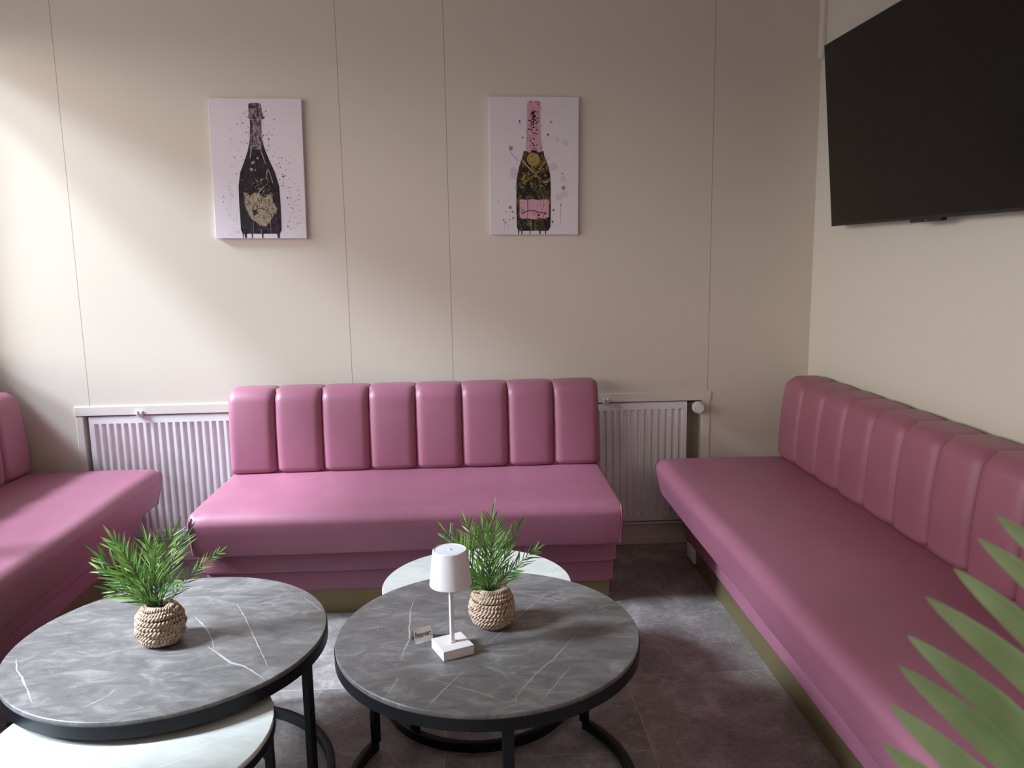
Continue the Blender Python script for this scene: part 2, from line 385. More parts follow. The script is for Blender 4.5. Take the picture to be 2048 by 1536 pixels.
# thermostat valve: a ribbed dial facing the room
vz = .678-.11; vx = 1.066
bm = bmesh.new()
def lathe_y(bm, prof, c, seg=40, flute=0, mi=0):
    rings = []
    for r, y in prof:
        ring = []
        for i in range(seg):
            a = 2*PI*i/seg; rr = r*(1-(flute if i % 2 else 0)*(1 if r > .015 else 0))
            ring.append(bm.verts.new((c[0]+rr*math.cos(a), c[1]+y, c[2]+rr*math.sin(a))))
        rings.append(ring)
    for A, B in zip(rings, rings[1:]):
        for i in range(seg): bm.faces.new((A[i], A[(i+1) % seg], B[(i+1) % seg], B[i])).material_index = mi
    bm.faces.new(rings[0]).material_index = mi; bm.faces.new(rings[-1]).material_index = mi
lathe_y(bm, [(.013, .05), (.014, -.005), (.027, -.012), (.0285, -.05), (.026, -.058)], (vx, 0, vz), 44, .07)
lathe_y(bm, [(.0205, -.054), (.0205, -.062), (.018, -.066)], (vx, 0, vz), 32)
v_ = link('thermostat_valve', bm, M_plastic, rad)
bm = bmesh.new()
for i in range(22):
    a = 2*PI*i/22; x, z = vx+.0235*math.cos(a), vz+.0235*math.sin(a)
    box(bm, x-.0009, x+.0009, -.0605, -.0585, z-.0009, z+.0009)
link('dial_marks', bm, M_dark, v_)
bm = bmesh.new(); tube(bm, [(1.02, .040, vz), (1.066, .040, vz), (1.066, .040, vz-.03)], .009, 12); tube(bm, [(1.035, .040, vz), (1.05, .040, vz)], .014, 6)
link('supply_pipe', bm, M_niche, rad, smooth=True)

# ------------------------------------------------------------------ sofas (local frame: length along x, back at y = 0, front towards -y)
def sofa(name_label, length, nch, loc, rz, puckers=False):
    s = empty('upholstered_sofa', loc, name_label, 'sofa', None, rz)
    Lh = length
    bm = bmesh.new(); box(bm, .03, Lh-.03, -.620, -.06, 0, .102); link('plinth', bm, M_gold, s, bevel=.002)
    # skirt bands, each padded a little
    def band(y, z0, z1, ins):
        bm = bmesh.new(); pr = rrect(y, -.05, z0, z1, (.012, .012, .004, .004), 4)
        n = 60; pillow(bm, ins, Lh-ins, pr, [i/n for i in range(n+1)], lambda x, yy, z, ny, nz: ((.006 if (x-ins < .004 or Lh-ins-x < .004) else 0) + (.0015*math.sin(x*9+z*30) if ny < -.5 else 0), 0))
        return bm
    b1 = link('skirt_band', band(-.636, .100, .194, .016), M_pink, s, smooth=True, auto=50)
    b2 = link('skirt_band', band(-.664, .192, .300, .010), M_pink, s, smooth=True, auto=50)
    # seat cushion
    z0, z1 = .293, .470
    pr = []
    for (y, z, ny, nz) in rrect(-.772, -.03, z0, z1, (.014, .048, .01, .01), 8):
        if y < -.5: y += .040*max(0, (z1-.04-z)/(z1-z0))                   # front tucks in towards the bottom
        pr.append((y, z, ny, nz))
    us = sorted(set([0, .001, .003, .006, .010, .015] + [1-v for v in (0, .001, .003, .006, .010, .015)] + [i/90 for i in range(91)]))
    def ins(x, y, z, ny, nz):
        e = min(x, Lh-x); r = .016; d = r-math.sqrt(max(0, r*r-(r-min(e, r))**2))
        if e < .09: d += .006*(1-e/.09)**2*(1 if nz > .5 else .4)
        return d, 0
    def ex(x, y, z, ny, nz):
        v = Vector((0, 0, 0))
        if nz > .3: v.z += .0015*math.sin(PI*min(1, max(0, (y+.77)/.55)))+.0012*math.sin(5.1*x+7*y)
        if ny < -.3: v.y += -.003*math.sin(PI*(z-z0)/(z1-z0)) + .002*math.sin(x*6.3+1)
        if puckers:
            d = math.hypot(x-.015, (y+.765), (z-.445)) if False else math.sqrt((x-.015)**2+(y+.765)**2+(z-.445)**2)
            if d < .16: a = math.atan2(z-.445-(y+.765)*.6, x-.015+.001); v += Vector((0, -.6, .8))*(.0020*math.sin(a*13)*math.exp(-d/.055))
        return v
    bm = bmesh.new(); pillow(bm, 0, Lh, pr, us, ins, ex)
    seat = link('seat_cushion', bm, M_pink, s, smooth=True, auto=60)
    for xe in (.010, Lh-.010):                                        # welt along both ends of the seat
        bm = bmesh.new(); pts = []
        for (y, z, ny, nz) in pr:
            if y < -.735 and z < .462 and not (nz < -.5): pts.append((xe, y-ny*.004-.004*(ny < -.3), z-nz*(-.001)))
        pts.sort(key=lambda p: p[2])
        tube(bm, [p for p in pts], .0028, 6)
        link('seat_piping', bm, M_pink, seat, smooth=True)
    # backrest: vertical padded channels in one cushion
    by0, by1, bz0, bz1 = -.205, -.045, .466, .842
    if puckers: by1 = -.06
    pb = rrect(by0, by1, bz0, bz1, (.030, .055, .022, .01), 9)
    cw = Lh/nch; N_ = 26; us = []
    for k in range(nch):
        for i in range(N_): us.append((k+.5-.5*math.cos(PI*i/N_))/nch)
    us.append(1.0)
    def insb(x, y, z, ny, nz):
        f = (x/cw) % 1.0
        if x <= 1e-6 or x >= Lh-1e-6: f = 0
        s_ = abs(2*f-1)
        k = 1 if (ny < -.2 or nz > .2) else .25
        k *= 1 if ny < -.3 else .33
        e_ = min(f, 1-f)*cw; rr_ = .036; d = .62*(rr_-math.sqrt(max(0, rr_*rr_-(rr_-min(e_, rr_))**2)))*k + .005*(s_**2)*k
        e = min(x, Lh-x); r = .020; d += (r-math.sqrt(max(0, r*r-(r-min(e, r))**2)))*.9
        return d, 0
    def exb(x, y, z, ny, nz):
        v = Vector((0, 0, 0))
        if ny < -.3: v.y += -.010*math.sin(PI*min(1, max(0, (z-bz0)/(bz1-bz0))))
        v.y += .030*(z-bz0)/(bz1-bz0) if ny < .3 else 0                   # the front leans back a little
        return v
    bm = bmesh.new(); pillow(bm, 0, Lh, pb, us, insb, exb); link('backrest', bm, M_pink, s, smooth=True, auto=70)
    # back board that carries the backrest
    bm = bmesh.new(); box(bm, .02, Lh-.02, -.06, -.03, .04, .80); link('back_board', bm, M_pink, s, bevel=.004)
    return s
sofa('pink leatherette sofa with eight back channels standing against the middle of the back wall', 1.64, 8, (-1.074, -.028, 0), 0, True)
SR = sofa('long pink leatherette sofa along the right wall below the television', 2.66, 13, (XR, -.150, 0), -PI/2)
sofa('pink leatherette sofa against the left wall beside the window, cut off by the picture edge', 2.44, 12, (-2.20, -2.505, 0), PI/2)

# outlet on the end of the right plinth
ot = empty('wall_socket', (.983, -.280, .055), 'white square power socket low on the plinth of the right pink sofa', 'socket')
bm = bmesh.new(); box(bm, -.012, 0, -.058, .058, -.034, .034); link('socket_plate', bm, M_plastic, ot, bevel=.004)
bm = bmesh.new()
lathe(bm, [(.0, .001), (.019, .001), (.019, .0)], 28)
bmesh.ops.rotate(bm, verts=bm.verts[:], cent=(0, 0, 0), matrix=Matrix.Rotation(-PI/2, 3, 'Y')); bmesh.ops.translate(bm, verts=bm.verts[:], vec=(-.0122, 0, 0))
link('socket_well', bm, M_trim, ot)

# ------------------------------------------------------------------ television
tv = empty('television', (1.530, -.991, 1.5016), 'large black flat television mounted on the right wall, tilted down over the sofa', 'television')
TH, TW = .727, 1.30
tilt = math.atan2(1.530-1.4646, 2.226-1.5016)
Mx = Matrix.Rotation(-tilt, 4, 'Y')
bm = bmesh.new(); box(bm, 0, .022, -TW/2, TW/2, 0, TH, 0, Mx); link('casing', bm, M_tvb, tv, bevel=.002)
bm = bmesh.new(); box(bm, -.0012, .001, -TW/2+.006, TW/2-.006, .010, TH-.006, 0, Mx); link('screen', bm, M_screen, tv)
bm = bmesh.new(); box(bm, -.002, .020, -.147, .038, -.010, .004, 0, Mx); sb = link('sensor_bar', bm, M_tvb, tv, bevel=.002)
bm = bmesh.new(); box(bm, -.0028, -.0018, -.064, -.060, -.006, -.003, 0, Mx); link('status_light', bm, M_led, sb)
bm = bmesh.new(); box(bm, .022, .035, -.35, .35, .12, .60, 0, Mx)
bracket = link('rear_housing', bm, M_tvb, tv, bevel=.004)
bm = bmesh.new(); box(bm, .060, .073, -.22, .22, .30, .50); box(bm, .0, .065, -.20, -.16, .33, .36); box(bm, .0, .065, .16, .20, .33, .36)
link('wall_mount', bm, M_tvb, tv)

# ------------------------------------------------------------------ nesting tables
def ribbon(bm, pts, w, z, mi):
    pts = [Vector((p[0], p[1], z)) for p in pts]
    # roughen the path a little so that it wanders like a vein
    fine = []
    for a_, b__ in zip(pts, pts[1:]):
        n = max(2, int((b__-a_).length/.012))
        for i in range(n):
            t = i/n; q = a_.lerp(b__, t); q += Vector((random.uniform(-1, 1), random.uniform(-1, 1), 0))*.0012; fine.append(q)
    fine.append(pts[-1]); L_, R_ = [], []
    for i, q in enumerate(fine):
        d = (fine[min(i+1, len(fine)-1)]-fine[max(i-1, 0)]); d.z = 0; d.normalize(); nrm = Vector((-d.y, d.x, 0))
        ww = w*(.35+.65*math.sin(PI*i/(len(fine)-1)))*random.uniform(.5, 1.15)/2
        L_.append(bm.verts.new(q+nrm*ww)); R_.append(bm.verts.new(q-nrm*ww))
    for i in range(len(fine)-1):
        bm.faces.new((L_[i], R_[i], R_[i+1], L_[i+1])).material_index = mi
def table(label, cx, cy, rad, top, rimh, legs, arc, stone_m, vein_m, veins, group=None):
    t = empty('nesting_table', (cx, cy, 0), label, 'coffee table', group)
    bm = bmesh.new()
    lathe(bm, [(0, top-.012), (rad-.002, top-.012), (rad-.002, top-.0015), (rad-.0035, top), (0, top)], 128)
    bmesh.ops.remove_doubles(bm, verts=bm.verts[:], dist=1e-5)
    for w, px in veins:
        pts = [at(x, y, 2, top) - Vector((cx, cy, 0)) for x, y in px]
        pts = [p for p in pts if math.hypot(p.x, p.y) < rad-.006]
        if len(pts) > 1: ribbon(bm, pts, w, top+.00015, 1)
    link('tabletop', bm, [stone_m, vein_m], t, smooth=True, auto=30)
    bm = bmesh.new()
    lathe(bm, [(rad-.018, top-.012), (rad, top-.012), (rad+.0005, top-.010), (rad+.0005, top-rimh+.001), (rad-.001, top-rimh), (rad-.022, top-rimh), (rad-.022, top-.014)], 128, closed_prof=True)
    link('rim', bm, M_black, t, smooth=True, auto=30)
    bm = bmesh.new(); r1 = rad+.000; r0 = rad-.022
    lathe(bm, [(r0, .0), (r1, .0), (r1, .026), (r1-.004, .028), (r0+.004, .028), (r0, .026)], 96, R(arc[0]), R(arc[1]), closed_prof=True)
    link('base_ring', bm, M_black, t, smooth=True, auto=30)
    for a_ in legs:
        bm = bmesh.new(); M4 = Matrix.Rotation(R(a_), 4, 'Z') @ Matrix.Translation((rad-.0115, 0, 0))
        box(bm, -.009, .009, -.0125, .0125, .02, top-rimh+.002, 0, M4)
        for zz in (top-rimh-.03, top-rimh-.055, .08, .055):
            q = M4 @ Vector((-.012, .012, zz)); bmesh.ops.create_uvsphere(bm, u_segments=10, v_segments=6, radius=.006, matrix=Matrix.Translation(q))
        link('leg', bm, M_black, t, bevel=.0015)
    return t
VL = [(.0045, [(391,1234),(403,1247),(417,1262),(425,1282),(428,1297)]), (.006, [(415,1294),(438,1308),(461,1325),(489,1333),(519,1351),(530,1361)]),
      (.0045, [(23,1298),(32,1317),(33,1338),(48,1363),(56,1384),(65,1406),(71,1431)]), (.0025, [(108,1440),(164,1416),(212,1394),(231,1377)]),
      (.003, [(474,1207),(489,1233),(509,1276),(537,1335)]), (.0022, [(560,1160),(578,1169),(608,1195),(644,1222)]), (.0015, [(405,1195),(450,1203),(474,1207)]),
      (.0014, [(390,1175),(440,1180),(500,1158)])]
VR = [(.004, [(826,1204),(821,1224),(819,1252),(819,1279),(807,1303),(801,1320)]), (.0022, [(1101,1180),(1077,1200),(1036,1233),(1002,1265),(968,1295)]),
      (.002, [(1030,1184),(1050,1187),(1084,1195),(1136,1206)]), (.0022, [(1156,1265),(1108,1317),(1071,1347),(1033,1392),(1030,1406)]), (.0025, [(927,1344),(896,1371),(852,1416)]),
      (.0022, [(862,1358),(896,1368),(965,1387),(1016,1406)]), (.0018, [(1149,1224),(1187,1216),(1240,1225)]), (.003, [(777,1385),(790,1366),(797,1355)]),
      (.0016, [(1140,1335),(1085,1400)]), (.0018, [(873,1264),(890,1254),(930,1245)])]
VW = [(.006, [(219,1533),(256,1499),(300,1480),(335,1466)]), (.002, [(342,1519),(427,1482),(489,1464)]), (.002, [(20,1500),(110,1470)]), (.002, [(230,1560),(330,1530),(420,1500)])]
TD = .445
table('large round dark grey stone coffee table holding the white lamp, in the centre', .0251, -1.7565, .390, TD, .040, (150, 41, -85), (-210, 41), M_stone, M_vein, VR)
table('large round dark grey stone coffee table on the left, holding only a potted fern', -.7897, -1.7201, .390, TD, .040, (-17, 103, -137), (-17, 223), M_stone, M_vein, VL)
table('small round white marble table tucked behind the centre dark table', 0.0, -1.312, .298, .388, .030, (-132, -12, 108), (-252, 20), M_marble, M_mvein, [(.003, [(1110,1150),(1121,1135),(1130,1122)]), (.002, [(800,1165),(840,1140),(870,1132)])])
table('small round white marble table under the front of the left dark table', -.757, -2.066, .298, .388, .030, (3, 123, -117), (3, 243), M_marble, M_mvein, VW)

# ------------------------------------------------------------------ lamp on the centre table
lp = empty('cordless_table_lamp', (-.064, -1.860, TD), 'small white cordless table lamp with square foot on the centre dark table', 'lamp', None, R(24))
bm = bmesh.new(); box(bm, -.040, .040, -.040, .040, 0.0, .0245); link('base', bm, M_lamp, lp, bevel=.0015)
bm = bmesh.new(); box(bm, -.0048, .0048, -.0048, .0048, .024, .235); box(bm, -.0075, .0075, -.0075, .0075, .0245, .0285); link('pole', bm, M_lamp, lp, bevel=.0012)
bm = bmesh.new(); lathe(bm, [(.0505, .174), (.0515, .175), (.0415, .2605), (.039, .2625), (.0375, .2615), (.0375, .259), (.0395, .257), (.049, .175)], 72, closed_prof=True)
link('lamp_shade', bm, M_lamp, lp, smooth=True, auto=40)
bm = bmesh.new(); lathe(bm, [(0, .261), (.037, .261), (.0378, .2598), (.0378, .257), (0, .257)], 64); sh = link('top_disc', bm, M_lamptop, lp, smooth=True, auto=40)
bm = bmesh.new(); lathe(bm, [(0, .2622), (.005, .2620), (.0055, .261)], 20); link('touch_switch', bm, M_lamptop, sh, smooth=True)

# ------------------------------------------------------------------ reserved sign
p0 = Vector((-.158, -1.819, 0)); p1 = Vector((-.1155, -1.799, 0)); ang = math.atan2(p1.y-p0.y, p1.x-p0.x); wl = (p1-p0).length+.002
sg = empty('table_sign', (p0.x, p0.y, TD), 'small folded steel reserved sign reading Reserviert beside the lamp foot', 'sign', None, ang)
hz, dp = .036, .034
bm = bmesh.new(); th = .0009
def slab(bm, a, b, n):
    q = [Vector((0, *a)), Vector((wl, *a)), Vector((wl, *b)), Vector((0, *b))]; n = Vector((0, *n))*th
    vs = [bm.verts.new(v) for v in q]+[bm.verts.new(v+n) for v in q]
    for f in ((0,1,2,3),(7,6,5,4),(0,4,5,1),(1,5,6,2),(2,6,7,3),(3,7,4,0)): bm.faces.new([vs[i] for i in f])
slab(bm, (0, 0), (dp/2, hz), (.9, -.42)); slab(bm, (dp, 0), (dp/2, hz), (-.9, -.42))
link('plate', bm, M_steel, sg)
cu = bpy.data.curves.new('lettering', 'FONT'); cu.body = 'Reserviert'; cu.size = .0125; cu.align_x = 'CENTER'; cu.align_y = 'CENTER'; cu.extrude = .0001; cu.offset = .00012
to = bpy.data.objects.new('lettering_source', cu); C.objects.link(to)
bpy.context.view_layer.update()
me = bpy.data.meshes.new_from_object(to.evaluated_get(bpy.context.evaluated_depsgraph_get())); me.materials.clear(); me.materials.append(M_ink)
bpy.data.objects.remove(to)
xs_ = [v.co.x for v in me.vertices]; k_ = wl*.86/(max(xs_)-min(xs_))
for v in me.vertices: v.co.x *= k_; v.co.y *= 1.55
lt = bpy.data.objects.new('lettering', me); C.objects.link(lt); lt.parent = sg
sl = math.atan2(hz, dp/2); lt.location = (wl/2, dp/4-.0006, hz/2-.0005+.0008); lt.rotation_euler = (sl, 0, 0)

# ------------------------------------------------------------------ potted artificial ferns
def rope_pot(seed):
    rnd = random.Random(seed); bm = bmesh.new()
    rows = 11; H_ = .112
    lev = [(.034, .0095), (.045, .0125), (.053, .019), (.0575, .030), (.060, .041), (.061, .052), (.0600, .063), (.0575, .074), (.053, .085), (.0465, .095), (.039, .102), (.033, .104)]
    for k, (r, z) in enumerate(lev):
        ph = rnd.uniform(0, 6); tilt_ = rnd.uniform(-.05, .05); ta = rnd.uniform(0, 6)
        for s_ in range(2):
            n = 150; pts = []
            for i in range(n):
                a = 2*PI*i/n; tw = a*19+s_*PI+ph
                w = .0042
                rr = r+w*.8*math.cos(tw)+.0015*math.sin(3*a+ph)+.0008*math.sin(7*a+ph*2); zz = z+.0042*math.sin(tw)+tilt_*r*math.cos(a+ta)+.001*math.sin(5*a+ph)
                pts.append(Vector((rr*math.cos(a), rr*math.sin(a), zz)))
            rings = []
            for i, p in enumerate(pts):
                d = (pts[(i+1) % n]-pts[i-1]).normalized(); ax = d.cross(Vector((0, 0, 1))).normalized(); b2 = d.cross(ax)
                q = .0034*(1+.25*math.sin(i*1.7+ph))
                rings.append([bm.verts.new(p+(ax*math.cos(2*PI*j/6)+b2*math.sin(2*PI*j/6))*q) for j in range(6)])
            for i in range(n):
                A, B = rings[i], rings[(i+1) % n]
                for j in range(6): bm.faces.new((A[j], A[(j+1) % 6], B[(j+1) % 6], B[j]))
    return bm
def lining():
    bm = bmesh.new(); lathe(bm, [(0, .004), (.034, .004), (.052, .02), (.058, .05), (.052, .085), (.038, .100), (.028, .098), (.026, .085), (0, .084)], 40); return bm
def leaflet(bm, base, d, up, L_, w, mi=0, curl=.15):
    """narrow folded blade from base along d"""
    d = d.normalized(); side = d.cross(up).normalized(); nrm = side.cross(d).normalized()
    prof = [(0, .18), (.18, .75), (.42, 1.), (.68, .72), (.88, .33)]
    rows = []
    for t, k in prof:
        c = base+d*(L_*t)-nrm*(curl*L_*t*t); h = w*k/2
        rows.append((bm.verts.new(c+side*h+nrm*h*.35), bm.verts.new(c), bm.verts.new(c-side*h+nrm*h*.35)))
    tip = bm.verts.new(base+d*L_-nrm*(curl*L_))
    for A, B in zip(rows, rows[1:]):
        bm.faces.new((A[0], B[0], B[1], A[1])).material_index = mi; bm.faces.new((A[1], B[1], B[2], A[2])).material_index = mi
    A = rows[-1]; bm.faces.new((A[0], tip, A[1])).material_index = mi; bm.faces.new((A[1], tip, A[2])).material_index = mi
def frond(tip, depth, bend, lf, w, rnd, start=.12, n=18, tipleaf=1.25):
    n = max(7, int(n*.8))
    """stem from the origin to tip with paired blades, bowed by bend"""
    bm = bmesh.new(); tip = Vector(tip); P0 = Vector((0, 0, 0)); P1 = Vector((tip.x*.18+bend[0], tip.y*.18+bend[1], tip.z*.60))
    def B(t): return P0*(1-t)**2+P1*2*t*(1-t)+tip*t*t
    pts = [B(i/14) for i in range(15)]; tube(bm, pts, lambda t: .0014*(1-.6*t), 6, 1)
    for i in range(n):
        t = start+(1-start)*i/(n-1)*.97
        p = B(t); tg = (B(min(1, t+.03))-B(t-.03)).normalized()
        ref = Vector((rnd.uniform(-.3, .3), -1, .2)); sd = tg.cross(ref).normalized()
        for s_ in (-1, 1):
            ll = lf*(.75+.4*math.sin(PI*min(1, t*.85+.1)))*rnd.uniform(.8, 1.15)*(1 if t < .85 else .8)
            dd = tg*rnd.uniform(.75, 1.05)+sd*s_*rnd.uniform(.38, .62)+ref*rnd.uniform(-.35, .35)
            leaflet(bm, p, dd, ref+Vector((0, 0, .5)), ll*1.32, w*.80*rnd.uniform(.8, 1.15), 0, rnd.uniform(-.06, .2))
    leaflet(bm, B(.98), (tip-B(.9)), Vector((rnd.uniform(-.6, .6), -1, .3)), lf*tipleaf, w*1.2, 0, rnd.uniform(-.3, .3))
    return bm
def fern(label, loc, potseed, tips, rz, group='artificial ferns in rope pots'):
    g = empty('potted_fern', loc, label, 'potted plant', group)
    pt = link('rope_pot', rope_pot(potseed), M_rope, g, smooth=True); pt.rotation_euler.z = rz; pt.scale = (.92, .92, .95)
    ln = link('pot_lining', lining(), M_inner, pt, smooth=True)
    rnd = random.Random(potseed*3+1)
    for (x, z, y, bx2, lf, w, n, st) in tips:
        o = link('fern_frond', frond((x, y, z), 0, (bx2, 0), lf, w, rnd, st, n), [M_leaf, M_stem], g)
        o.location = (rnd.uniform(-.010, .010), rnd.uniform(-.010, .010), .080)
# tips: x, z above pot rim, y, bow, blade length, blade width, pairs, start
fern('green fern in round woven rope pot on the left dark table', (-.806, -1.750, TD), 3, [
    (-.118, .150, -.01, -.035, .050, .0062, 15, .12), (-.105, .178, .03, -.03, .050, .006, 15, .14), (-.135, .105, .02, -.03, .045, .006, 13, .12), (-.065, .190, -.03, -.03, .048, .006, 16, .15),
    (-.040, .165, .05, -.01, .050, .006, 15, .15), (.020, .175, -.02, .0, .046, .0055, 18, .15), (.050, .200, .02, .0, .046, .0055, 18, .15), (.062, .175, .05, .01, .044, .0055, 16, .15),
    (.145, .150, .0, .03, .030, .0042, 16, .22), (-.090, .075, -.03, -.02, .044, .006, 10, .15), (.055, .095, -.03, .01, .040, .005, 10, .15)], .4)
fern('green fern in round woven rope pot behind the white lamp', (.038, -1.725, TD), 5, [
    (-.105, .155, .03, -.045, .048, .0052, 15, .12), (-.075, .150, -.02, -.035, .050, .0056, 15, .14), (-.070, .170, .06, -.03, .044, .005, 14, .2), (-.022, .185, -.01, -.01, .046, .0056, 17, .12),
    (.004, .205, .01, .0, .048, .0055, 18, .15), (.020, .180, -.03, .0, .046, .0055, 16, .15), (.040, .130, .04, .01, .046, .0055, 12, .12), (.082, .180, .02, .03, .030, .0042, 12, .30),
    (.122, .115, .0, .035, .034, .0045, 13, .30), (-.085, .085, -.02, -.02, .046, .006, 11, .1), (-.055, .055, -.035, -.02, .044, .006, 9, .1), (.055, .075, -.02, .01, .040, .005, 9, .1)], 1.3)

# ------------------------------------------------------------------ canvases
M_canvas = mat('white_canvas', (.78, .74, .80), .75, spec=.2, bump=(900, .25, 2))
def paint(name, c0, c1, sc=60, th=(.42, .58)):
    def f(N, L, b):
        t = N.new('ShaderNodeTexCoord'); mp = N.new('ShaderNodeMapping'); mp.inputs['Scale'].default_value = (1.6, 1, .7); L.new(t.outputs['Object'], mp.inputs[0])
        n = N.new('ShaderNodeTexNoise'); n.inputs['Scale'].default_value = sc; n.inputs['Detail'].default_value = 8; n.inputs['Roughness'].default_value = .7; L.new(mp.outputs[0], n.inputs['Vector'])
        r = ramp(N, [(th[0], c0), (th[1], c1)]); L.new(n.outputs[0], r.inputs[0]); L.new(r.outputs[0], b.inputs['Base Color'])
    return mat(name, c0, .7, spec=.2, build=f)
P_dark = paint('ink_black', (.018, .014, .020), (.045, .035, .045), 40)
P_foil = paint('ink_foil_purple', (.045, .032, .045), (.36, .28, .33), 80, (.44, .58))
P_gold = paint('print_faded_gold', (.40, .34, .25), (.14, .10, .08), 90, (.50, .60))
P_pink = paint('print_pink', (.68, .38, .46), (.40, .18, .25), 60, (.52, .64))
P_gold2 = paint('print_gold', (.48, .32, .12), (.14, .09, .03), 110, (.48, .62))
P_mix = paint('print_dark_olive', (.022, .018, .022), (.16, .14, .04), 30, (.48, .60))
P_grey = mat('print_grey', (.30, .27, .30), .7); P_spk = mat('print_splatter', (.05, .04, .05), .7); P_pale = mat('print_pale', (.62, .56, .50), .7)
P_wash = mat('print_pale_wash', (.68, .60, .68), .7)
def canvas(label, cx, cz, rot, build):
    c = empty('canvas_print', (cx, -.002, cz), label, 'wall art', None); c.rotation_euler = (0, -rot, 0)
    bm = bmesh.new(); box(bm, -.2, .2, -.018, .0, -.3, .3); link('canvas', bm, M_canvas, c, bevel=.002)
    bm = bmesh.new(); build(bm); link('bottle_print', bm, [P_dark, P_foil, P_gold, P_pink, P_gold2, P_mix, P_grey, P_spk, P_pale, P_wash], c)
Y0 = -.0184
def uv(u, v, l): return Vector((-.2+.4*u, Y0-.00012*l, .3-.6*v))
def shape(bm, pts, l, mi, rag=0., rnd=random):
    out = []
    for (a, b__) in zip(pts, pts[1:]+pts[:1]):
        n = max(1, int(math.hypot((a[0]-b__[0])*.4, (a[1]-b__[1])*.6)/.006)) if rag else 1
        for i in range(n):
            t = i/n; out.append((a[0]+(b__[0]-a[0])*t+rnd.uniform(-rag, rag), a[1]+(b__[1]-a[1])*t+rnd.uniform(-rag, rag)*.7))
    poly(bm, [uv(u, v, l) for u, v in out], mi)
def sym(rows): return [(a, v) for v, a, b__ in rows]+[(b__, v) for v, a, b__ in rows[::-1]]
def blob(bm, u, v, r, l, mi, rnd):
    n = 9 if r < .012 else 24; poly(bm, [uv(u+r/.4*math.cos(2*PI*i/n)*(1+rnd.uniform(-.25, .25)*(r < .012)), v+r/.6*math.sin(2*PI*i/n)*(1+rnd.uniform(-.25, .25)*(r < .012)), l) for i in range(n)], mi)
def drip(bm, u, v0, v1, w, l, mi): poly(bm, [uv(u-w/.8, v0, l), uv(u+w/.8, v0, l), uv(u+w/1.3, v1, l), uv(u-w/1.3, v1, l)], mi)
def strip(bm, pts, w, l, mi):
    for a, b__ in zip(pts, pts[1:]):
        A, B = Vector((a[0]*.4, a[1]*.6)), Vector((b__[0]*.4, b__[1]*.6)); d = (B-A).normalized(); n = Vector((-d.y, d.x))*w/2
        poly(bm, [uv(q.x/.4, q.y/.6, l) for q in (A+n, B+n*.7, B-n*.7, A-n)], mi)
